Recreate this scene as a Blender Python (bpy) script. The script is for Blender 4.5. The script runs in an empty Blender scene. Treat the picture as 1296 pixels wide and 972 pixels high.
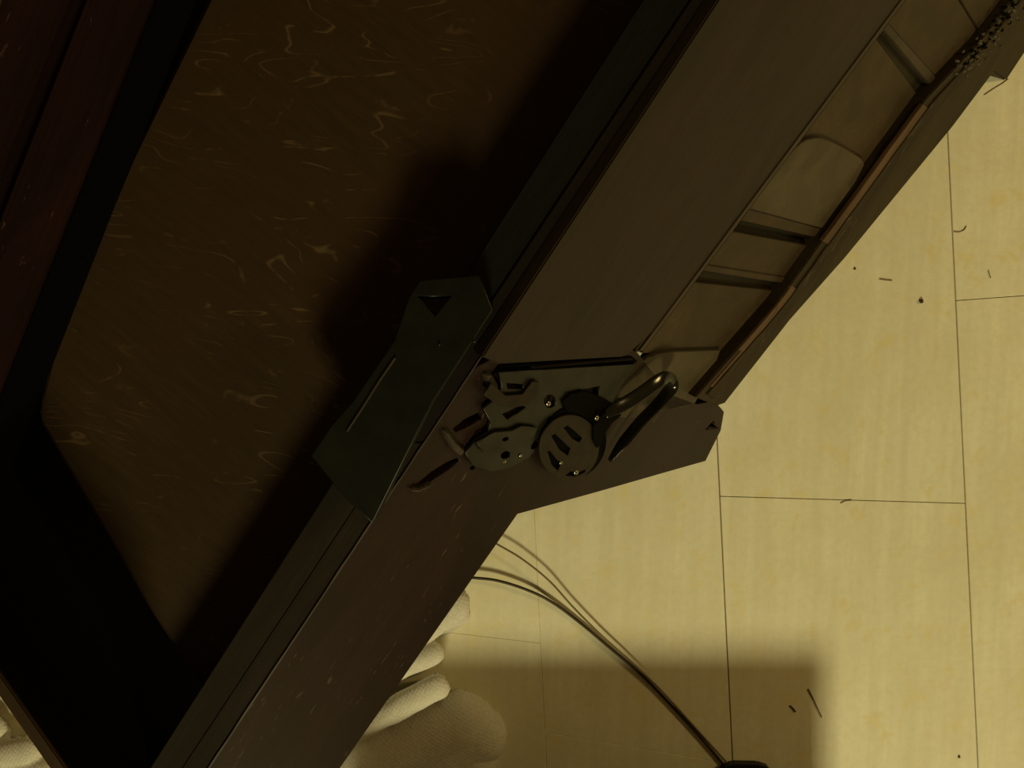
import bpy, bmesh, math, random
import numpy as np
from mathutils import Vector, Matrix, noise

random.seed(7)
scene = bpy.context.scene
C = scene.collection

# ------------------------------------------------------------------ camera, world, lamp, exposure
CAM_H = 1.3
FPX = 1017.0                      # focal length in pixels of a 1296 px wide frame
cam_d = bpy.data.cameras.new('camera')
cam_d.lens = FPX / 1296 * 36
cam_d.sensor_width = 36
cam_d.clip_start = 0.02
cam = bpy.data.objects.new('camera', cam_d)
cam.location = (0, 0, CAM_H)      # held above the cabinet, looking straight down
C.objects.link(cam)
scene.camera = cam

world = bpy.data.worlds.new('world')
scene.world = world
world.use_nodes = True
bg = world.node_tree.nodes['Background']
bg.inputs['Color'].default_value = (1.0, 0.56, 0.15, 1)
bg.inputs['Strength'].default_value = 0.075

lamp_d = bpy.data.lights.new('room_lamp', 'POINT')
lamp_d.energy = 270
lamp_d.color = (1.0, 0.88, 0.45)
lamp_d.shadow_soft_size = 0.30
lamp = bpy.data.objects.new('room_lamp', lamp_d)
lamp.location = (0.25, -2.75, 2.35)
C.objects.link(lamp)
side_d = bpy.data.lights.new('side_fill', 'POINT')       # weak warm fill added at the right to brighten the shadows, source unseen
side_d.energy = 72
side_d.color = (1.0, 0.72, 0.26)
side_d.shadow_soft_size = 0.22
side = bpy.data.objects.new('side_fill', side_d)
side.location = (2.6, 0.75, 1.75)
C.objects.link(side)

scene.view_settings.view_transform = 'Standard'
scene.view_settings.look = 'None'
scene.view_settings.gamma = 1
scene.view_settings.use_curve_mapping = False
scene.view_settings.exposure = 0.0

# ------------------------------------------------------------------ helpers
def P(px, py, z):
    d = CAM_H - z
    return Vector(((px - 648) / FPX * d, (486 - py) / FPX * d, z))

class Plane:
    """a real plane in the room with in-plane axes u, v and normal n"""
    def __init__(self, a, b, c):
        n = (b - a).cross(c - a).normalized()
        if n.z < 0: n = -n
        self.o, self.n = a.copy(), n
        self.u = (b - a).normalized()
        self.v = n.cross(self.u)
    def at(self, px, py, off=0.0):
        r = Vector(((px - 648) / FPX, (486 - py) / FPX, -1)); o = Vector((0, 0, CAM_H))
        t = (self.o + self.n * off - o).dot(self.n) / r.dot(self.n)
        return o + r * t
    def loc(self, p):
        d = p - self.o
        return d.dot(self.u), d.dot(self.v)
    def world(self, u, v, off=0.0):
        return self.o + self.u * u + self.v * v + self.n * off

def level(z):
    return Plane(Vector((0, 0, z)), Vector((1, 0, z)), Vector((0, 1, z)))

def link(name, me, mat, parent=None):
    o = bpy.data.objects.new(name, me)
    if mat: me.materials.append(mat)
    C.objects.link(o)
    if parent:
        o.parent = parent
        me.transform(Matrix.Translation(-root_of(parent)))
    return o

def root_of(o):
    v = Vector(o.location)
    while o.parent:
        o = o.parent; v += Vector(o.location)
    return v

def bm_obj(name, bm, mat, parent=None, smooth=False):
    me = bpy.data.meshes.new(name)
    bmesh.ops.recalc_face_normals(bm, faces=bm.faces)
    if smooth:
        for f in bm.faces: f.smooth = True
    bm.to_mesh(me); bm.free()
    return link(name, me, mat, parent)

def prism_bm(top, n, thick, bevel=0.0, seg=2):
    """solid board: outline 'top' (world points), pushed back along -n"""
    bm = bmesh.new()
    vs = [bm.verts.new(p) for p in top]
    f = bm.faces.new(vs)
    r = bmesh.ops.extrude_face_region(bm, geom=[f])
    for v in [g for g in r['geom'] if isinstance(g, bmesh.types.BMVert)]:
        v.co -= n * thick
    if bevel:
        bmesh.ops.bevel(bm, geom=list(bm.edges), offset=bevel, segments=seg, affect='EDGES', clamp_overlap=True)
    return bm

def board(name, pl, px, off, thick, mat, parent, bevel=0.0015):
    return bm_obj(name, prism_bm([pl.at(x, y, off) for x, y in px], pl.n, thick, bevel), mat, parent)

def plate(name, pl, outer, holes, off, thick, mat, parent, bevel=0.0006):
    """board or metal plate with real holes cut through it"""
    cu = bpy.data.curves.new(name, 'CURVE')
    cu.dimensions = '2D'; cu.fill_mode = 'BOTH'
    cu.extrude = max(thick / 2 - bevel, 1e-4); cu.bevel_depth = bevel; cu.bevel_resolution = 1
    for ring in [outer] + holes:
        sp = cu.splines.new('POLY'); sp.points.add(len(ring) - 1); sp.use_cyclic_u = True
        for q, (x, y) in zip(sp.points, ring):
            u, v = pl.loc(pl.at(x, y, off)); q.co = (u, v, 0, 1)
    tmp = bpy.data.objects.new('tmp', cu); C.objects.link(tmp)
    dg = bpy.context.evaluated_depsgraph_get()
    me = bpy.data.meshes.new_from_object(tmp.evaluated_get(dg))
    bpy.data.objects.remove(tmp); bpy.data.curves.remove(cu)
    me.materials.clear(); me.name = name
    for vert in me.vertices:
        c = vert.co.copy()
        vert.co = pl.world(c.x, c.y, off - thick / 2 + c.z)
    return link(name, me, mat, parent)

def ell(cx, cy, a, b, rot=0, n=28, t0=0, t1=360):
    out = []
    full = abs(t1 - t0) >= 360
    for i in range(n):
        t = math.radians(t0 + (t1 - t0) * i / (n if full else n - 1))
        x, y = a * math.cos(t), b * math.sin(t); r = math.radians(rot)
        out.append((cx + x * math.cos(r) - y * math.sin(r), cy + x * math.sin(r) + y * math.cos(r)))
    return out

def sweep_bm(pts, norms, w, h, k=10, closed_caps=True, radii=None):
    """sweep an elliptical section (w along norms, h across) along points"""
    bm = bmesh.new(); rings = []
    for i, p in enumerate(pts):
        t = (pts[min(i + 1, len(pts) - 1)] - pts[max(i - 1, 0)]).normalized()
        nn = norms[i] if isinstance(norms, list) else norms
        s = t.cross(nn).normalized(); nn2 = s.cross(t).normalized()
        sc = radii[i] if radii else 1.0
        rings.append([bm.verts.new(p + nn2 * (w * sc * math.cos(a)) + s * (h * sc * math.sin(a)))
                      for a in [2 * math.pi * j / k for j in range(k)]])
    for a, b in zip(rings, rings[1:]):
        for j in range(k):
            bm.faces.new((a[j], a[(j + 1) % k], b[(j + 1) % k], b[j]))
    if closed_caps:
        bm.faces.new(rings[0][::-1]); bm.faces.new(rings[-1])
    return bm

def catmull(p, n=8):
    q = [p[0] * 2 - p[1]] + list(p) + [p[-1] * 2 - p[-2]]
    out = []
    for i in range(1, len(q) - 2):
        for s in range(n):
            t = s / n
            out.append(0.5 * ((2 * q[i]) + (q[i + 1] - q[i - 1]) * t + (2 * q[i - 1] - 5 * q[i] + 4 * q[i + 1] - q[i + 2]) * t * t
                              + (3 * q[i] - q[i - 1] - 3 * q[i + 1] + q[i + 2]) * t ** 3))
    out.append(p[-1].copy())
    return out

def empty(name, loc, label, cat, group=None):
    o = bpy.data.objects.new(name, None); C.objects.link(o)
    o.location = loc; o.empty_display_size = 0.05
    o['label'] = label; o['category'] = cat
    if group: o['group'] = group
    return o

def tag(o, label, cat, group=None):
    o['label'] = label; o['category'] = cat
    if group: o['group'] = group
    return o

# ------------------------------------------------------------------ materials
class NT:
    def __init__(self, name):
        self.m = bpy.data.materials.new(name); self.m.use_nodes = True
        self.t = self.m.node_tree; self.b = self.t.nodes['Principled BSDF']
        tc = self.t.nodes.new('ShaderNodeTexCoord'); self.obj = tc.outputs['Object']
    def n(self, kind, **kw):
        nd = self.t.nodes.new('ShaderNode' + kind)
        for k, v in kw.items():
            if k in nd.inputs: nd.inputs[k].default_value = v
            else: setattr(nd, k, v)
        return nd
    def l(self, a, b): self.t.links.new(a, b)
    def mapping(self, rot=(0, 0, 0), scale=(1, 1, 1), src=None):
        m1 = self.n('Mapping'); m1.inputs['Rotation'].default_value = rot
        self.l(src or self.obj, m1.inputs['Vector'])
        m2 = self.n('Mapping'); m2.inputs['Scale'].default_value = scale
        self.l(m1.outputs[0], m2.inputs['Vector'])
        return m2.outputs[0]
    def noise(self, vec, scale, detail=4, rough=0.6, dist=0.0):
        nd = self.n('TexNoise', Scale=scale, Detail=detail, Roughness=rough, Distortion=dist)
        self.l(vec, nd.inputs['Vector']); return nd.outputs['Fac']
    def ramp(self, fac, stops):
        r = self.n('ValToRGB'); e = r.color_ramp.elements
        while len(e) < len(stops): e.new(0.5)
        for q, (p, c) in zip(e, stops):
            q.position = p; q.color = (*c, 1) if len(c) == 3 else c
        self.l(fac, r.inputs['Fac']); return r.outputs['Color']
    def mix(self, fac, a, b, blend='MIX'):
        m = self.n('MixRGB', blend_type=blend)
        for s, i in ((fac, 0), (a, 1), (b, 2)):
            if isinstance(s, (int, float)): m.inputs[i].default_value = s
            elif isinstance(s, tuple): m.inputs[i].default_value = (*s, 1)
            else: self.l(s, m.inputs[i])
        return m.outputs[0]
    def math(self, op, a, b=0.0):
        m = self.n('Math', operation=op)
        for s, i in ((a, 0), (b, 1)):
            if isinstance(s, (int, float)): m.inputs[i].default_value = s
            else: self.l(s, m.inputs[i])
        return m.outputs[0]
    def bump(self, h, strength=0.3, dist=0.001):
        b = self.n('Bump', Strength=strength, Distance=dist)
        self.l(h, b.inputs['Height']); self.l(b.outputs[0], self.b.inputs['Normal'])
    def color(self, c):
        if isinstance(c, tuple): self.b.inputs['Base Color'].default_value = (*c, 1)
        else: self.l(c, self.b.inputs['Base Color'])
    def rough(self, r, spec=0.3, metal=0.0):
        self.b.inputs['Roughness'].default_value = r
        self.b.inputs['Specular IOR Level'].default_value = spec
        self.b.inputs['Metallic'].default_value = metal

RAIL_A = math.atan2(967, 640)          # the long rails run this way over the floor

def wood(name, c1, c2, rough=0.55, ang=RAIL_A, fine=220, wear=None, wear_amt=0.62, spec=0.25, blotch=0.35):
    k = NT(name)
    v = k.mapping((0, 0, -ang), (0.06, 1, 1))
    g = k.noise(v, fine, 5, 0.65, 0.4)
    g2 = k.noise(k.mapping((0, 0, -ang), (0.25, 1, 1)), 14, 4, 0.6, 0.8)
    col = k.ramp(g, [(0.3, c1), (0.72, c2)])
    dark = tuple(x * (1 - blotch) for x in c1)
    col = k.mix(k.ramp(g2, [(0.38, (0.75,) * 3), (0.62, (0, 0, 0))]), col, dark)
    if wear:
        w = k.noise(k.mapping((0, 0, -ang), (0.2, 1, 1)), 170, 3, 0.7, 0.3)
        w2 = k.noise(k.obj, 9, 3, 0.6)
        m = k.math('MULTIPLY', k.math('GREATER_THAN', w, wear_amt), k.math('GREATER_THAN', w2, 0.5))
        col = k.mix(k.math('MULTIPLY', m, 0.8), col, wear)
    k.color(col); k.rough(rough, spec)
    k.bump(g, 0.25, 0.0008)
    return k.m

def plain(name, c, rough=0.5, metal=0.0, spec=0.4, var=0.25, scale=60):
    k = NT(name)
    g = k.noise(k.obj, scale, 4, 0.6)
    k.color(k.ramp(g, [(0.3, tuple(x * (1 - var) for x in c)), (0.7, tuple(min(1, x * (1 + var)) for x in c))]))
    k.rough(rough, spec, metal); k.bump(g, 0.15, 0.0006)
    return k.m

def oak_panel_mat():
    k = NT('quarter_sawn_oak')
    ang = math.radians(-38)
    g = k.noise(k.mapping((0, 0, -ang), (0.12, 1, 1)), 190, 5, 0.65, 0.3)
    g2 = k.noise(k.obj, 5, 4, 0.6)
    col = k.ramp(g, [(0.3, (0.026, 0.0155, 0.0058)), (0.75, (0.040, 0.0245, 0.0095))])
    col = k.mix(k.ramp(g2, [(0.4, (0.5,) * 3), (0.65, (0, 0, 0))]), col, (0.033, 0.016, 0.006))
    # medullary ray flecks: thin wavy contour lines, broken up
    fv = k.noise(k.mapping((0, 0, 0.12), (0.30, 1, 1)), 20, 2, 0.4, 0.5)
    band = k.math('ABSOLUTE', k.math('SUBTRACT', k.math('FRACT', k.math('MULTIPLY', fv, 11.0)), 0.5))
    line = k.ramp(band, [(0.0, (1, 1, 1)), (0.075, (0, 0, 0))])
    brk = k.ramp(k.noise(k.obj, 30, 3, 0.6), [(0.50, (0, 0, 0)), (0.60, (1, 1, 1))])
    patch = k.ramp(k.noise(k.obj, 4.2, 2, 0.5), [(0.40, (0, 0, 0)), (0.52, (1, 1, 1))])
    msk = k.math('MULTIPLY', k.math('MULTIPLY', line, brk), patch)
    col = k.mix(k.math('MULTIPLY', msk, 0.8), col, (0.10, 0.066, 0.031))
    k.color(col); k.rough(0.6, 0.2); k.bump(g, 0.2, 0.0006)
    return k.m

M = {}
M['panel'] = oak_panel_mat()
M['board'] = wood('brown_oak_board', (0.0185, 0.0118, 0.0075), (0.027, 0.0172, 0.011), 0.5)
M['inset'] = wood('inner_oak_board', (0.042, 0.0275, 0.0135), (0.058, 0.039, 0.019), 0.55, ang=RAIL_A - 0.9, fine=170)
M['tongue'] = wood('pale_worn_oak', (0.066, 0.050, 0.028), (0.084, 0.065, 0.037), 0.55, ang=RAIL_A - 1.3, fine=200)
M['leg'] = wood('red_brown_oak', (0.0135, 0.0060, 0.0040), (0.0205, 0.0094, 0.0064), 0.5, wear=(0.06, 0.042, 0.029), wear_amt=0.66)
M['foot'] = wood('brown_oak_foot', (0.036, 0.0245, 0.0125), (0.050, 0.034, 0.018), 0.5)
M['rail'] = wood('near_black_oak', (0.0042, 0.0044, 0.0042), (0.0075, 0.0074, 0.0066), 0.6, wear=(0.026, 0.024, 0.018), wear_amt=0.72, spec=0.15)
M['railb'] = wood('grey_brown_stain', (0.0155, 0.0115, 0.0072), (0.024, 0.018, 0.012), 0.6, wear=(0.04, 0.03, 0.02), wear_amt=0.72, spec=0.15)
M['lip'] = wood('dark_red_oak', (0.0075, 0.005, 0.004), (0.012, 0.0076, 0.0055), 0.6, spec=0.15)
M['mould'] = wood('mahogany_stain', (0.013, 0.0046, 0.0036), (0.022, 0.0075, 0.0055), 0.6, ang=math.atan2(510, 200), wear=(0.06, 0.035, 0.025), wear_amt=0.655, spec=0.15)
M['black'] = plain('shade_black', (0.0012, 0.0011, 0.0013), 0.9, spec=0.05)  # near-black colour that puts deep shade into gaps, backings and inner faces
M['edge'] = wood('weathered_edge_oak', (0.024, 0.0155, 0.0058), (0.040, 0.027, 0.0105), 0.65, wear=(0.02, 0.014, 0.006), wear_amt=0.58)
M['bead'] = wood('bead_oak', (0.040, 0.029, 0.017), (0.056, 0.041, 0.025), 0.5)
M['slot'] = wood('dark_slot_oak', (0.014, 0.010, 0.004), (0.022, 0.016, 0.007), 0.6)
M['edged'] = wood('dark_weathered_oak', (0.020, 0.013, 0.0055), (0.045, 0.030, 0.013), 0.7, wear=(0.075, 0.055, 0.03), wear_amt=0.6)
M['pink'] = wood('lit_pinkish_oak', (0.085, 0.048, 0.026), (0.125, 0.072, 0.041), 0.6, wear=(0.05, 0.028, 0.014), wear_amt=0.6)  # pale pink holds the light caught by the rail's inner face
M['worn'] = wood('worn_arris', (0.028, 0.021, 0.015), (0.075, 0.056, 0.042), 0.6, fine=120)
M['endtrim'] = wood('brown_trim', (0.035, 0.019, 0.007), (0.055, 0.029, 0.011), 0.6, ang=math.atan2(-142, 70))
M['patina'] = plain('green_grey_patina', (0.0068, 0.0076, 0.0048), 0.45, 0.4, var=0.4, scale=35)
M['plate'] = plain('tarnished_steel', (0.013, 0.0125, 0.0085), 0.36, 0.4, var=0.45, scale=45)
M['cast'] = plain('brown_cast_iron', (0.018, 0.0122, 0.0068), 0.55, 0.1, spec=0.2, var=0.25, scale=90)
M['blackiron'] = plain('black_iron', (0.0012, 0.001, 0.0008), 0.7, 0.0, spec=0.05)
M['chrome'] = plain('dark_chrome', (0.012, 0.011, 0.008), 0.15, 0.25, var=0.1, scale=25)
M['glint_screw'] = plain('bright_steel', (0.35, 0.32, 0.25), 0.25, 1.0, var=0.1)
M['dirt'] = plain('grey_dirt', (0.07, 0.062, 0.045), 0.9, var=0.9, scale=160)

# ------------------------------------------------------------------ floor (setting)
def floor_mat():
    k = NT('pale_floor_plank')
    streak = k.noise(k.mapping((0, 0, 0.047), (1, 0.06, 1)), 46, 5, 0.6, 0.3)
    blot = k.noise(k.obj, 4.5, 5, 0.62, 0.2)
    fine = k.noise(k.obj, 85, 4, 0.6)
    yel = k.noise(k.obj, 21, 5, 0.72)
    col = k.ramp(streak, [(0.28, (0.72, 0.705, 0.56)), (0.72, (0.86, 0.85, 0.69))])
    col = k.mix(k.ramp(blot, [(0.38, (0.6,) * 3), (0.62, (0, 0, 0))]), col, (0.69, 0.65, 0.47))
    col = k.mix(k.ramp(yel, [(0.55, (0, 0, 0)), (0.64, (0.65,) * 3)]), col, (0.76, 0.68, 0.36))
    col = k.mix(k.ramp(fine, [(0.3, (0.22,) * 3), (0.6, (0, 0, 0))]), col, (0.55, 0.50, 0.36))
    info = k.n('ObjectInfo')
    col = k.mix(k.math('MULTIPLY', info.outputs['Random'], 0.16), col, (0.62, 0.58, 0.44))
    k.color(col); k.rough(0.6, 0.25); k.bump(fine, 0.12, 0.0005)
    return k.m
M['floor'] = floor_mat()
M['joint'] = plain('floor_joint', (0.22, 0.18, 0.09), 0.9, var=0.2)

bm = bmesh.new()
bmesh.ops.create_cube(bm, size=1, matrix=Matrix.Translation((0.2, 0, -0.034)) @ Matrix.Diagonal((5.6, 5.6, 0.06, 1)))
floor = bm_obj('floor', bm, M['joint']); floor['kind'] = 'structure'
# columns of planks: long joints as lines x(y), cross joints as lines in every column
def long_joint(x_px, y_px):           # px position at one height, common direction
    p = P(x_px, y_px, 0); return p
DIRV = (P(1201, 160, 0) - P(1240, 972, 0)).normalized()
def xline(p, y):                      # x of a long joint at room height y
    return p.x + DIRV.x / DIRV.y * (y - p.y)
cols = [P(1222, 637, 0), P(911, 628, 0), P(681, 750, 0)]
w = cols[0].x - cols[1].x
x_first = [cols[0] + Vector((w * i, 0, 0)) for i in range(5, 0, -1)]
x_last = [cols[2] - Vector((w * i, 0, 0)) for i in range(1, 6)]
lines = x_first + cols + x_last       # right to left
# cross joints: (left px, right px) that the photo shows, per column index (column i lies between lines[i] and lines[i+1])
shown = {4: [(P(1212, 380, 0), P(1296, 374, 0))], 5: [(P(910, 628, 0), P(1222, 637, 0))],
         6: [(P(685, 926, 0), P(897, 962, 0))], 7: [(P(564, 800, 0), P(676, 813, 0))]}
GAP = 0.0009
for i in range(len(lines) - 1):
    rr, ll = lines[i], lines[i + 1]
    if i in shown: a, b = shown[i][0]
    else:
        yy = 0.3 * math.sin(i * 2.3); a, b = Vector((ll.x, yy, 0)), Vector((rr.x, yy, 0))
    sl = (b.y - a.y) / (b.x - a.x)
    def ycross(x, k):
        return a.y + sl * (x - a.x) + k * 0.86
    gl, gr = (GAP * 0.1 if ll is cols[2] else GAP), (GAP * 0.1 if rr is cols[2] else GAP)
    for kk in range(-3, 3):
        quad = []
        for (ln, sgn, kq, sg2) in ((ll, gl, kk, 1), (rr, -gr, kk, 1), (rr, -gr, kk + 1, -1), (ll, gl, kk + 1, -1)):
            x = ln.x
            for _ in range(4):
                y = ycross(x, kq); x = xline(ln, y)
            quad.append(Vector((x + sgn, y + sg2 * GAP * (0.1 if i >= 6 else 0.6), 0)))
        bm_obj('floor_plank', prism_bm(quad, Vector((0, 0, 1)), 0.008, 0.0006, 1), M['floor'], floor)

# ------------------------------------------------------------------ the dark wooden cabinet
RAIL_Z, PANEL_Z = 0.60, 0.54
SIDE = Plane(P(265, 972, RAIL_Z), P(905, 5, RAIL_Z), P(1257, 92, 0.05))     # outer side, sloping down to the floor
TOP = level(RAIL_Z)
cab = empty('wooden_cabinet', (-0.05, 0.1, 0.0),
            'large old dark wooden cabinet with a recessed oak panel, tipped over the pale floor', 'cabinet')

# recessed oak panel and what closes the well around it
board('oak_panel', level(PANEL_Z), [(190, 775), (214, 812), (300, 930), (430, 760), (560, 520), (720, 300), (905, -40), (985, -260), (340, -260), (268, -12), (165, 200), (70, 428), (50, 507), (47, 530)],  # outline cut along the shade's edge at lower left, void reads as shadow
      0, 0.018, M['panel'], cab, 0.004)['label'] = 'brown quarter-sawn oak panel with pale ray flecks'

# moulded rail on the left: three steps
lr = level(RAIL_Z)
def lrail(dx0, dx1):
    # strip parallel to the rail edge (200,0)-(0,510), offsets in px to the left, run past the frame
    d = Vector((-200, 510)).normalized(); nrm = Vector((-d.y, d.x))
    a, b = Vector((200, 0)) - d * 330, Vector((0, 510)) + d * 260
    return [tuple(a + nrm * dx0), tuple(b + nrm * dx0), tuple(b + nrm * dx1), tuple(a + nrm * dx1)]
mr = board('moulded_rail', lr, lrail(3, 78), 0.0, 0.045, M['mould'], cab, 0.004)
mr['label'] = 'red-brown moulded rail with scuffs'
board('moulding_bead', lr, lrail(78, 86), 0.006, 0.05, M['mould'], mr, 0.002)
board('moulding_hollow', lr, lrail(86, 112), -0.012, 0.03, M['mould'], mr, 0.002)
board('moulding_step', lr, lrail(112, 190), 0.004, 0.05, M['mould'], mr, 0.003)
board('moulding_bead', lr, lrail(190, 200), 0.010, 0.05, M['worn'], mr, 0.002)
board('moulding_step', lr, lrail(200, 420), 0.002, 0.05, M['mould'], mr, 0.003)
board('shadow_fillet', lr, lrail(-1, 3), -0.001, 0.056, M['black'], mr, 0.0005)['label'] = 'inner edge coloured black for the shade beside the panel'  # black strip, the dark band's shade is in its colour
# dark outer wall under the moulded rail, down to the floor
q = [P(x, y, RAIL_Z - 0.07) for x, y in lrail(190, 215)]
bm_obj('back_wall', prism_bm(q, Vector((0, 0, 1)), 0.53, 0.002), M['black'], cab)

# end board (lower left): a thin upright board down to the floor
EZ = 0.68
ea, eb_ = P(3, 850, EZ), P(226, 1168, EZ)
d = (eb_ - ea).normalized()
nin = Vector((-d.y, d.x, 0)); nin = nin if nin.x > 0 else -nin
a, b = ea - d * 0.42, ea + d * 0.14
q = [a - nin * 0.012, b - nin * 0.012, b, a]
eb = bm_obj('end_board', prism_bm(q, Vector((0, 0, 1)), 0.675, 0.002), M['black'], cab)  # black colour carries the shade that fills this end of the well
eb['label'] = 'black end board closing the well'
q = [p + Vector((0, 0, 0.0015)) for p in (a - nin * 0.012, b - nin * 0.012, b - nin * 0.002, a - nin * 0.002)]
bm_obj('edge_strip', prism_bm(q, Vector((0, 0, 1)), 0.012, 0.001), M['endtrim'], eb)['label'] = 'thin brown strip along the outer edge'

# long top rail: board, groove, lip and the worn arris
LL = lambda y: 265 + (972 - y) * (640 / 967)                 # arris of the rail at a pixel row
II = lambda y: 190 + (972 - y) * (622 / 972)                 # inner edge
def band(fa, fb, y0, y1): return [(fa(y0), y0), (fa(y1), y1), (fb(y1), y1), (fb(y0), y0)]
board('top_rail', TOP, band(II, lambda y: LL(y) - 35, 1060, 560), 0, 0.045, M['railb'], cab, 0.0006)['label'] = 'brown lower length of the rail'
board('top_rail', TOP, band(II, lambda y: LL(y) - 35, 559, -190), 0, 0.045, M['rail'], cab, 0.0015)['label'] = 'nearly black upper length of the rail'  # upper length given a darker colour than the lower
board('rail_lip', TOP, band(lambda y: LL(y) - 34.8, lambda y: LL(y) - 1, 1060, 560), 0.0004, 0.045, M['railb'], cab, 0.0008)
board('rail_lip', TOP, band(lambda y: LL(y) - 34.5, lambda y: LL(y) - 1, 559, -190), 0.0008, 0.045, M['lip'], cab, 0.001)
# arris worn to raw wood, wavering a little
bm = bmesh.new(); prev = None
for i in range(121):
    y = 1060 - i * 1250 / 120
    wv = 1.0 + 1.0 * noise.noise(Vector((i * 0.35, 0.2, 0))) + (0.7 if y > 560 else 0)
    row = [bm.verts.new(TOP.at(LL(y) - wv, y, 0.0022)), bm.verts.new(TOP.at(LL(y) + 0.8, y, 0.0014)),
           bm.verts.new(TOP.at(LL(y) + 0.8, y, -0.006)), bm.verts.new(TOP.at(LL(y) - wv, y, -0.006))]
    if prev:
        for j in range(4): bm.faces.new((prev[j], prev[(j + 1) % 4], row[(j + 1) % 4], row[j]))
    else: bm.faces.new(row)
    prev = row
bm.faces.new(prev[::-1])
bm_obj('worn_edge', bm, M['worn'], cab)['label'] = 'pale worn line along the rail'

# metal corner plate on the rail with a triangular hole
cp = plate('corner_plate', TOP, [(395, 577), (420, 540), (448, 508), (500, 432), (519, 376), (532, 356), (606, 350), (622, 392), (548, 505), (471, 660), (440, 632)],
           [[(524, 373), (575, 373), (551, 402)]], 0.026, 0.026, M['patina'], cab, 0.001)
cp['label'] = 'green-grey metal plate with a triangular hole'
bm_obj('raised_ridge', sweep_bm([TOP.at(x, y, 0.0265) for x, y in ((500, 453), (480, 482), (458, 517), (439, 546))], TOP.n, 0.0016, 0.0012, 8), M['worn'], cp)
for x, y in ((556, 436), (600, 432)):
    bm = bmesh.new(); bmesh.ops.create_uvsphere(bm, u_segments=10, v_segments=6, radius=0.0016, matrix=Matrix.Translation(TOP.at(x, y, 0.0265)))
    bm_obj('glint_screw', bm, M['plate'], cp, True)
# ---------------- outer side (faces the floor on the right)
leg_out = [(150, 1146), (265, 972), (LL(470) + 1, 470), (662, 430), (800, 440), (850, 500), (882, 512), (904, 508), (916, 522), (912, 545), (893, 583), (840, 598), (760, 621), (655, 650), (430, 972), (310, 1146)]
slots = [[(572, 543), (588, 530), (606, 521), (614, 523), (610, 532), (590, 544), (576, 549)],
         [(525, 614), (545, 597), (566, 584), (580, 578), (584, 584), (568, 596), (543, 613), (530, 618)],
         [(890, 546), (904, 531), (911, 543)],
         [(592, 594), (604, 583), (613, 578), (611, 585), (598, 596)]]
leg = plate('leg_board', SIDE, leg_out, slots, -0.002, 0.020, M['leg'], cab, 0.0012)
leg['label'] = 'red-brown shaped leg board with slots and a triangular notch'
board('slot_backing', SIDE, [(500, 640), (600, 490), (900, 510), (905, 560), (655, 640)], -0.034, 0.006, M['black'], leg, 0.0005)
# slot lips of raised paler wood
for pts in (((562, 545), (569, 548), (577, 560), (589, 571), (584, 578), (574, 570), (566, 556)),
            ((614, 474), (622, 474), (630, 486), (634, 500), (627, 502), (619, 490)),
            ((522, 619), (531, 619), (548, 612), (546, 616), (530, 624), (522, 623))):
    board('slot_lip', SIDE, pts, 0.003, 0.006, M['worn'], leg, 0.001)

# wide plain board, its bottom end standing proud over a dark gap
Mx = lambda y: 805 + (455 - y) * (340 / 455)
wb = board('wide_board', SIDE, [(LL(452) + 1, 452), (LL(-190) + 1, -190), (Mx(-190) - 4, -190), (Mx(300) - 4, 300), (Mx(420) - 4, 420), (797, 447), (790, 452), (633, 461)], 0.006, 0.014, M['board'], cab, 0.0015)
wb['label'] = 'wide plain brown board'
board('gap_shade', SIDE, [(622, 474), (632, 462), (800, 451), (808, 458), (800, 462), (700, 468)], -0.0005, 0.02, M['black'], cab, 0.001)['label'] = 'black strip in place of the shade in the gap under the wide board'  # shade of the gap drawn as a solid black strip
board('gap_bead', SIDE, [(672, 464.5), (800, 453.5), (802, 456), (672, 467.5)], 0.002, 0.004, M['lip'], cab, 0.001)
# bead between the plain board and the row of insets
board('bead_moulding', SIDE, band(lambda y: Mx(y) - 6, lambda y: Mx(y) + 3, 447, -190), 0.0072, 0.030, M['bead'], cab, 0.003)['label'] = 'slightly paler rounded bead'

# row of insets: back boards, cross bars, round-headed tongues
Ax = lambda y: 983 + (385 - y) * (298 / 385)                 # upper edge of the edge rail
Bx = lambda y: Mx(y) + 1                                     # foot of the bead
def inset(pts, off): return board('inset_board', SIDE, pts, off, 0.010, M['inset'], cab, 0.0008)
inset([(Bx(447), 447), (Bx(357), 357), (992, 369), (960, 420), (925, 450)], -0.007)
inset([(Bx(336), 336), (Bx(293), 293), (1041, 314), (1050, 316), (1004, 353)], -0.005)
inset([(Bx(266), 266), (1004, 190), (1014, 170), (1030, 166), (1092, 196), (1110, 236), (1056, 292)], -0.009)
inset([(Bx(204), 204), (Bx(49), 49), (1168, 128), (1180, 140), (1096, 250), (1030, 195)], -0.008)
inset([(Bx(30), 30), (Bx(-14), -14), (1212, -2), (1241, 45), (1238, 62), (1196, 112)], -0.006)
inset([(Bx(-15), -15), (Bx(-190), -190), (1440, -190), (1288, -4), (1243, 44), (1214, -3)], -0.005)
board('inset_backing', SIDE, [(780, 500), (Mx(-185) + 4, -185), (1450, -185), (1180, 170), (985, 396), (880, 512)], -0.030, 0.006, M['black'], cab, 0.0005)

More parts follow.
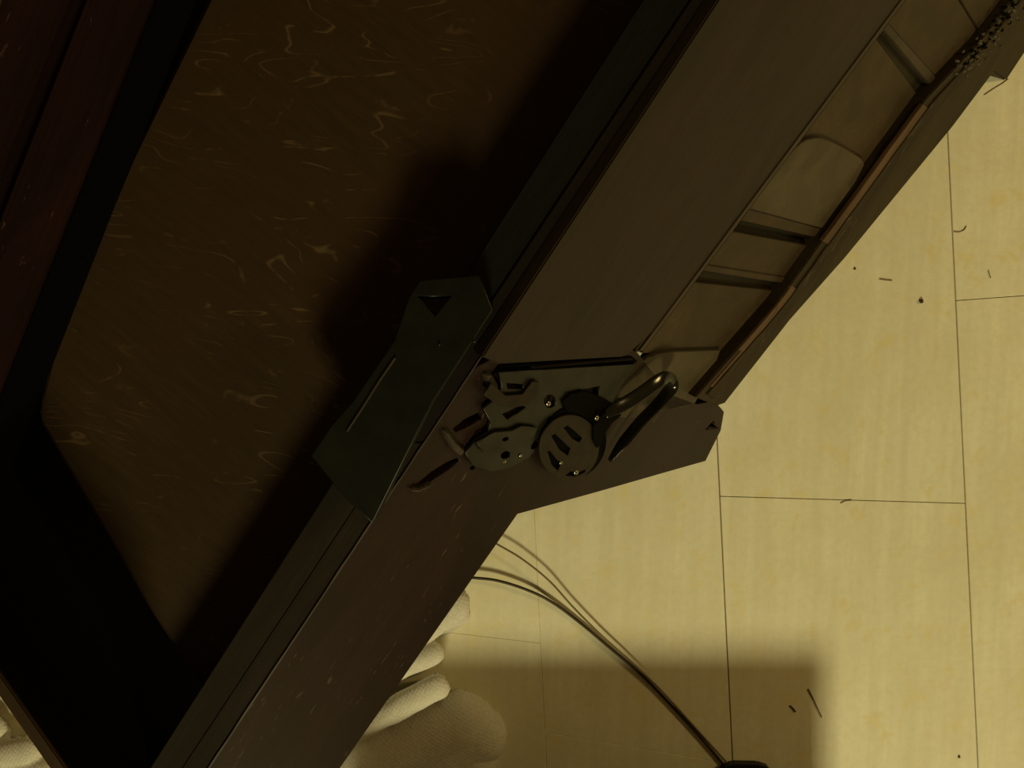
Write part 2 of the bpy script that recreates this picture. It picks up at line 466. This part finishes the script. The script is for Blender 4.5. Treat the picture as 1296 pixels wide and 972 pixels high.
def tongue(pts, off): return board('tongue_board', SIDE, pts, off, 0.006, M['tongue'], cab, 0.0008)
t1 = [(Bx(264), 264), (Bx(196), 196), (1006, 188), (1013, 181.5), (1021, 177), (1030, 174.5), (1040, 174.5), (1050, 178), (1070, 188), (1091, 201), (1094, 208), (1078, 240), (1058, 292), (1048, 291)]
tongue(t1, -0.002)['label'] = 'round-headed tongue board'
t2 = [(770, 527), (778, 506), (786, 490), (796, 475), (808, 462), (820, 453), (832, 447.5), (845, 445.5), (880, 444), (912, 443), (905, 462), (880, 510), (868, 515), (838, 521), (800, 530)]
tongue(t2, -0.002)['label'] = 'paler round-headed tongue board behind the loop handle'

def bar(lt, rt, rb, lb, off, mat, name='cross_bar'):
    return board(name, SIDE, [lt, rt, rb, lb], off, 0.010, mat, cab, 0.0012)
bar((Bx(264), 264), (1050, 292), (1043, 303), (Bx(279), 279), -0.003, M['inset'])
bar((Bx(278), 278), (1044, 302), (1040, 316), (Bx(294), 294), -0.016, M['slot'], 'slot_strip')
bar((Bx(335), 335), (1004, 352), (999, 360), (Bx(343), 343), -0.003, M['inset'])
bar((Bx(342), 342), (999, 358), (990, 371), (Bx(359), 359), -0.014, M['slot'], 'slot_strip')
bar((Bx(29), 29), (1197, 111), (1186, 119), (Bx(38), 38), -0.002, M['bead'])
bar((Bx(37), 37), (1187, 117), (1167, 130), (Bx(50), 50), -0.011, M['slot'], 'slot_strip')

# edge rail along the floor side: smooth lower face, weathered step, strips with painted light
ALINE = [(880, 503), (983, 385), (1041, 305), (1173, 124), (1241, 52), (1281, 0), (1415, -190)]
def along(y, o):
    for (x0, y0), (x1, y1) in zip(ALINE, ALINE[1:]):
        if y1 <= y <= y0:
            return (x0 + (x1 - x0) * (y0 - y) / (y0 - y1) + 0.81 * o, y + 0.585 * o)
def strip(ys, o0, o1, wob=0.0):
    a = [along(y, o0 + wob * noise.noise(Vector((y * 0.05, 1, 0)))) for y in ys]
    b = [along(y, o1 + wob * noise.noise(Vector((y * 0.05, 7, 0)))) for y in ys]
    return a + b[::-1]
rail_pts = ALINE + [(1470, -190), (1330, 0), (1257, 92), (1206, 160), (1070, 326), (1000, 405), (917, 511), (908, 514)]
er = board('edge_rail', SIDE, rail_pts, 0.010, 0.034, M['edge'], cab, 0.0015)
er['label'] = 'weathered edge rail nearest the floor'
ys = [494 - i * 14 for i in range(45)]
board('rail_step', SIDE, strip(ys, 9, 20, 0.9), 0.0125, 0.006, M['edged'], er, 0.0012)['label'] = 'darker weathered step of the rail'
for y0, y1, o0, o1 in ((305, 131, 0.5, 10), (442, 360, 1.5, 9.5), (486, 440, 5, 8)):
    ys = [y0 + (y1 - y0) * i / 9 for i in range(10)]
    board('lit_strip', SIDE, strip(ys, o0, o1, 0.6), 0.0112, 0.006, M['pink'], er, 0.0008)['label'] = 'pinkish strip with the light on it put in its colour'  # lit strips of the rail, light painted in by a paler colour
# foot block at the upper right, beyond the rail
fb = board('foot_block', SIDE, [(1246, 76), (1259, 92), (1276, 104), (1310, 70), (1450, -120), (1400, -140), (1300, 10)], 0.002, 0.03, M['edge'], cab, 0.002)
fb['label'] = 'olive-brown foot block beyond the edge rail'
# crumbs of old dirt clinging to the corner of the rail: real lumps, too small to pick apart
bm = bmesh.new()
for i in range(70):
    t = random.random(); x, y = 1212 + 78 * t + random.gauss(0, 6), 92 - 92 * t + random.gauss(0, 7) + 6
    r = random.uniform(0.0008, 0.0026)
    bmesh.ops.create_icosphere(bm, subdivisions=1, radius=r, matrix=Matrix.Translation(SIDE.at(x, y, 0.0125)) @ Matrix.Rotation(random.random() * 6, 4, 'Z') @ Matrix.Diagonal((1, 1.6, 0.7, 1)))
dt = bm_obj('dirt', bm, M['dirt'], er); dt['kind'] = 'stuff'
bm = bmesh.new()
for i in range(40):
    t = random.random(); x, y = 1226 + 66 * t + random.gauss(0, 5), 70 - 78 * t + random.gauss(0, 6) + 6
    bmesh.ops.create_icosphere(bm, subdivisions=1, radius=random.uniform(0.0015, 0.0036), matrix=Matrix.Translation(SIDE.at(x, y, 0.012)) @ Matrix.Diagonal((1.5, 1, 0.6, 1)))
dt = bm_obj('dark_dirt', bm, M['blackiron'], er); dt['kind'] = 'stuff'

# ---------------- metal mechanism on the leg board
lp = plate('lock_plate', SIDE, [(632, 472), (700, 468), (803, 462), (794, 476), (782, 496), (772, 516), (760, 528), (742, 524), (716, 520), (694, 528), (686, 545), (682, 566), (668, 580), (645, 592), (622, 597), (600, 590), (590, 574), (603, 556), (618, 548), (622, 534), (613, 518), (628, 505), (636, 488)],
           [ell(696, 508, 8, 9), ell(640, 576, 7, 5, -25), ell(679, 561, 4, 10, 40), [(640, 484), (664, 486), (662, 494), (642, 493)], [(730, 494), (760, 488), (756, 506), (728, 512)], [(634, 524), (660, 512), (668, 516), (642, 532)]],
           0.004, 0.004, M['plate'], cab, 0.0006)
lp['label'] = 'grey-green tarnished metal lock plate with holes'
plate('lever', SIDE, [(622, 486), (640, 502), (662, 500), (674, 484), (682, 484), (680, 502), (668, 512), (650, 516), (630, 512), (614, 500)], [], 0.008, 0.003, M['cast'], lp, 0.0006)
plate('lever', SIDE, [(604, 560), (626, 548), (648, 546), (660, 540), (680, 542), (676, 552), (655, 560), (646, 572), (630, 566), (612, 572)], [ell(640, 556, 5, 3, -20, 12)], 0.008, 0.003, M['plate'], lp, 0.0006)
plate('black_oval', SIDE, ell(727, 560, 40, 45, 12), [], 0.0058, 0.003, M['blackiron'], cab, 0.001)['label'] = 'black oval behind the slotted disc'  # plain black oval, larger than the disc and offset to its upper right
dsk = plate('slotted_disc', SIDE, ell(721, 567, 37, 41, 10, 40),
      [[(712, 541), (719, 538), (728, 545), (739, 555), (733, 561), (724, 556)],
       [(697, 552), (703, 548), (712, 557), (724, 568), (719, 578), (708, 570)],
       [(692, 571), (697, 570), (706, 582), (713, 586), (706, 597), (698, 589)],
       [(714, 603), (722, 596), (734, 597), (745, 592), (740, 599), (728, 604)]], 0.009, 0.003, M['cast'], cab, 0.0008)
dsk['label'] = 'round brown metal disc with four slots'
plate('disc_arm', SIDE, [(752, 540), (764, 524), (780, 520), (786, 526), (774, 536), (764, 552), (757, 566), (752, 556)], [], 0.012, 0.005, M['blackiron'], cab, 0.0008)
plate('black_patch', SIDE, [(714, 508), (722, 500), (738, 496), (752, 500), (764, 506), (776, 512), (786, 516), (772, 530), (752, 536), (738, 526), (718, 520)], [], 0.0075, 0.004, M['blackiron'], lp, 0.001)  # plain black patch over the upper right part of the plate
for x, y, r, off in ((694, 511, 0.0032, 0.003), (638, 584, 0.0026, 0.003), (659, 577, 0.002, 0.005), (755, 529, 0.0032, 0.013), (710, 586, 0.0022, 0.0085), (729, 598, 0.0034, 0.0085)):
    bm = bmesh.new()
    bmesh.ops.create_uvsphere(bm, u_segments=14, v_segments=8, radius=r)
    rotm = SIDE.n.to_track_quat('Z', 'Y').to_matrix().to_4x4()
    bm.transform(Matrix.Translation(SIDE.at(x, y, off)) @ rotm @ Matrix.Diagonal((1, 1.3, 0.6, 1)))
    bm_obj('glint_screw', bm, M['glint_screw'], cab, True)  # bright heads stand in for glints, some at screws, some in the disc slots
# loop handle: a flat strap bent back on itself
hp = [(766, 526, .012), (777, 518, .014), (795.5, 508, .017), (814, 496, .020), (829, 485, .022), (841, 478.5, .023), (849, 481, .023), (850, 490, .022), (841, 502, .020), (828, 516, .019), (812, 532, .017), (797, 550, .015), (783, 567, .012), (771, 583, .009)]
pts = catmull([SIDE.at(x, y, o) for x, y, o in hp], 6)
nrm = []
for i in range(len(pts)):
    t = (pts[min(i + 1, len(pts) - 1)] - pts[max(i - 1, 0)]).normalized()
    flat = Vector((0, 0, 1)).cross(t).normalized()     # across the strap, lying level
    s_ = i / (len(pts) - 1)
    lean = 0.15 if s_ < 0.5 else 0.15 + 0.7 * min(1, (s_ - 0.5) * 5)     # the returning half is twisted on edge
    nrm.append((flat + Vector((0, 0, 1)) * lean).normalized())
rad = [min(1.0, 0.5 + i / 16, 0.35 + (len(pts) - 1 - i) / 14) for i in range(len(pts))]
bm_obj('loop_handle', sweep_bm(pts, nrm, 0.0078, 0.0016, 16, True, rad), M['chrome'], cab, True)['label'] = 'dark chrome strap bent into a loop'

# ------------------------------------------------------------------ cloths on the floor
def cloth_mat():
    k = NT('white_terry_cloth')
    v = k.mapping((0, 0, 0.5), (1, 1, 1))
    w1 = k.n('TexWave', Scale=62.0, Distortion=1.2, wave_type='BANDS'); w1.inputs['Detail'].default_value = 2
    k.l(v, w1.inputs['Vector'])
    w2 = k.n('TexWave', Scale=62.0, Distortion=1.2, wave_type='BANDS', bands_direction='Y')
    k.l(v, w2.inputs['Vector'])
    h = k.math('ADD', w1.outputs['Fac'], w2.outputs['Fac'])
    g = k.noise(k.obj, 240, 3, 0.6)
    k.color(k.ramp(g, [(0.3, (0.54, 0.52, 0.46)), (0.7, (0.66, 0.64, 0.57))]))
    k.rough(0.95, 0.05); k.bump(k.math('ADD', k.math('MULTIPLY', h, 0.4), g), 0.4, 0.0009)
    return k.m
M['cloth'] = cloth_mat()

def cloth(name, folds, x0, x1, y0, y1, n=240):
    """heaped cloth: rounded folds (pixel ends, radius, height) melted into one skin standing on the floor"""
    bm = bmesh.new(); grid = {}
    fs = [(P(ax, ay, hz), P(bx, by, hz), r, hz) for ax, ay, bx, by, r, hz in folds]
    nx = n; ny = int(n * (y1 - y0) / (x1 - x0))
    for i in range(nx + 1):
        for j in range(ny + 1):
            x = x0 + (x1 - x0) * i / nx; y = y0 + (y1 - y0) * j / ny
            wob = 0.003 * noise.noise(Vector((x * 18, y * 18, 3))) + 0.0016 * noise.noise(Vector((x * 55, y * 55, 9)))
            z = -1
            for a, b, r, hz in fs:
                p = Vector((x, y)); A = a.xy; B = b.xy
                t = max(0, min(1, (p - A).dot(B - A) / (B - A).length_squared))
                dd = (p - (A + (B - A) * t)).length + wob
                if dd < r:
                    z = max(z, hz - 0.85 * r + 0.85 * r * math.sqrt(1 - (dd / r) ** 2))
            if z > 0: grid[i, j] = bm.verts.new((x, y, max(z, 0.004) + wob * 0.5))
    for (i, j), v in list(grid.items()):
        if (i + 1, j) in grid and (i, j + 1) in grid and (i + 1, j + 1) in grid:
            bm.faces.new((v, grid[i + 1, j], grid[i + 1, j + 1], grid[i, j + 1]))
    bmesh.ops.delete(bm, geom=[v for v in bm.verts if not v.link_faces], context='VERTS')
    # soften the creases, then close down to the floor
    for _ in range(2): bmesh.ops.smooth_vert(bm, verts=bm.verts, factor=0.5, use_axis_x=True, use_axis_y=True, use_axis_z=True)
    be = [e for e in bm.edges if len(e.link_faces) == 1]
    r = bmesh.ops.extrude_edge_only(bm, edges=be)
    for v in [g for g in r['geom'] if isinstance(g, bmesh.types.BMVert)]: k = v.co.z / 0.08; v.co += Vector((-0.030 * k, -0.040 * k, 0)); v.co.y = max(v.co.y, -0.626); v.co.z = 0.001
    return bm_obj(name, bm, M['cloth'], None, True)

folds = [(470, 840, 572, 769, 0.029, 0.095), (545, 790, 580, 778, 0.020, 0.075), (440, 872, 545, 831, 0.021, 0.09), (380, 968, 551, 873, 0.022, 0.088),
         (470, 985, 583, 930, 0.056, 0.06), (540, 985, 600, 942, 0.052, 0.055), (400, 1010, 590, 968, 0.05, 0.05)]
tw = cloth('towel', folds, -0.42, 0.05, -0.624, -0.30)
tag(tw, 'crumpled white terry towel heaped in folds on the floor under the leg board', 'towel')
folds = [(-40, 972, 28, 958, 0.030, 0.045), (-60, 1010, 40, 990, 0.035, 0.05), (-90, 940, -20, 930, 0.03, 0.035)]
ct = cloth('cloth', folds, -1.02, -0.66, -0.80, -0.44, 130)
tag(ct, 'cream cloth on the floor past the black end board, lower left corner', 'cloth')

# ------------------------------------------------------------------ cables, plug, added shadow caster
M['cable'] = plain('brown_cable', (0.035, 0.022, 0.006), 0.5, var=0.2)
M['cable2'] = plain('thin_cable', (0.16, 0.125, 0.055), 0.5, var=0.2)
M['plastic'] = plain('black_plastic', (0.006, 0.0055, 0.006), 0.5)
def cable(name, px, r, mat, label):
    pts = catmull([P(x, y, z) for x, y, z in px], 8)
    return tag(bm_obj(name, sweep_bm(pts, Vector((0, 0, 1)), r, r, 8), mat, None, True), label, 'cable')
cable('cable', [(420, 690, .004), (500, 717, .008), (560, 727, .012), (597, 731, .013), (630, 735, .012), (668, 747, .010), (700, 763, .006), (735, 789, .004), (772, 820, .0035), (810, 852, .0035), (850, 893, .0035), (885, 931, .0035), (922, 974, .0035)],
      0.0024, M['cable'], 'dark brown cable, lower of the two curving from under the leg board')
cable('cable', [(450, 560, .004), (540, 630, .010), (600, 671, .016), (628, 688, .017), (660, 707, .017), (695, 735, .016), (725, 768, .014), (760, 803, .012), (797, 836, .010), (835, 872, .008), (880, 921, .006), (928, 974, .004)],
      0.0016, M['cable2'], 'thin paler cable, upper of the two curving from under the leg board')
bm = prism_bm([P(x, y, 0.02) for x, y in ((914, 975), (928, 968.5), (962, 969), (976, 974), (979, 1010), (912, 1010))], Vector((0, 0, 1)), 0.02, 0.003)
tag(bm_obj('plug', bm, M['plastic']), 'black plug where the cables end at the bottom of the frame', 'plug')
# unseen stand-in box, added past the bottom of the frame to shade the planks
cr = empty('shadow_caster', (0.13, -0.79, 0), 'unseen low dark box past the plug, added to cast the shadow on the planks', 'shadow_caster')
CX0, CX1, CY0, CY1, CZ = -0.22, 0.485, -0.96, -0.632, 0.197
for nm, q, z in (('side_panel', (CX0, CX1, CY1 - 0.012, CY1), CZ), ('side_panel', (CX0, CX1, CY0, CY0 + 0.012), CZ),
                 ('end_panel', (CX0, CX0 + 0.012, CY0 + 0.012, CY1 - 0.012), CZ), ('end_panel', (CX1 - 0.012, CX1, CY0 + 0.012, CY1 - 0.012), CZ),
                 ('lid', (CX0, CX1, CY0, CY1), CZ + 0.012)):
    x0, x1, y0, y1 = q
    zb = 0.0 if nm != 'lid' else CZ
    bm = prism_bm([Vector((x0, y0, z)), Vector((x1, y0, z)), Vector((x1, y1, z)), Vector((x0, y1, z))], Vector((0, 0, 1)), z - zb, 0.002)
    bm_obj(nm, bm, M['rail'], cr)

# ------------------------------------------------------------------ bits lying on the planks
M['straw'] = plain('brown_straw', (0.12, 0.08, 0.02), 0.8)
M['crumb'] = plain('dark_crumb', (0.05, 0.032, 0.012), 0.9)
def straw(px, label, r=0.0006, mat='straw'):
    pts = catmull([P(x, y, 0.0012) for x, y in px], 4)
    tag(bm_obj('straw_bit', sweep_bm(pts, Vector((0, 0, 1)), r, r, 6), M[mat], None, True), label, 'straw')
straw([(1113, 353), (1120, 354), (1129, 355)], 'short dark straw lying flat on the planks left of the crumb', 0.0007)
straw([(1023, 872), (1029, 884), (1034, 895), (1040, 908)], 'long thin straw at the edge of the shadow near the bottom', 0.0008)
straw([(1000, 893), (1004, 897), (1007, 901)], 'short dark stub of straw inside the shadow near the cables', 0.0011, 'crumb')
straw([(1064, 637), (1070, 634), (1078, 633)], 'curved hair-thin straw on the cross joint of two planks', 0.0006)
straw([(1246, 120), (1258, 112), (1268, 106), (1276, 100)], 'fine straw sticking out by the olive foot block', 0.0006)
straw([(1207, 293), (1214, 293.5), (1220, 291), (1223, 286)], 'tiny curled straw beside the long joint on the right', 0.0006)
straw([(1254, 352), (1252, 346), (1251, 342)], 'tiny upright straw right of the long joint, above the cross joint', 0.0006)
def crumb(px, py, r, label):
    bm = bmesh.new(); bmesh.ops.create_icosphere(bm, subdivisions=2, radius=r)
    for v in bm.verts: v.co *= 1 + 0.35 * noise.noise(v.co * 900 + Vector((px, py, 0)))
    bm.transform(Matrix.Translation(P(px, py, r * 0.6)) @ Matrix.Diagonal((1, 1, 0.7, 1)))
    tag(bm_obj('crumb', bm, M['crumb'], None, True), label, 'crumb')
crumb(1166, 381, 0.0036, 'larger dark crumb on the plank beside the cross joint')
crumb(1082, 340, 0.0019, 'smaller dark crumb left of the short straw')
crumb(1214, 958, 0.0019, 'tiny dark crumb beside the long joint at the bottom right')
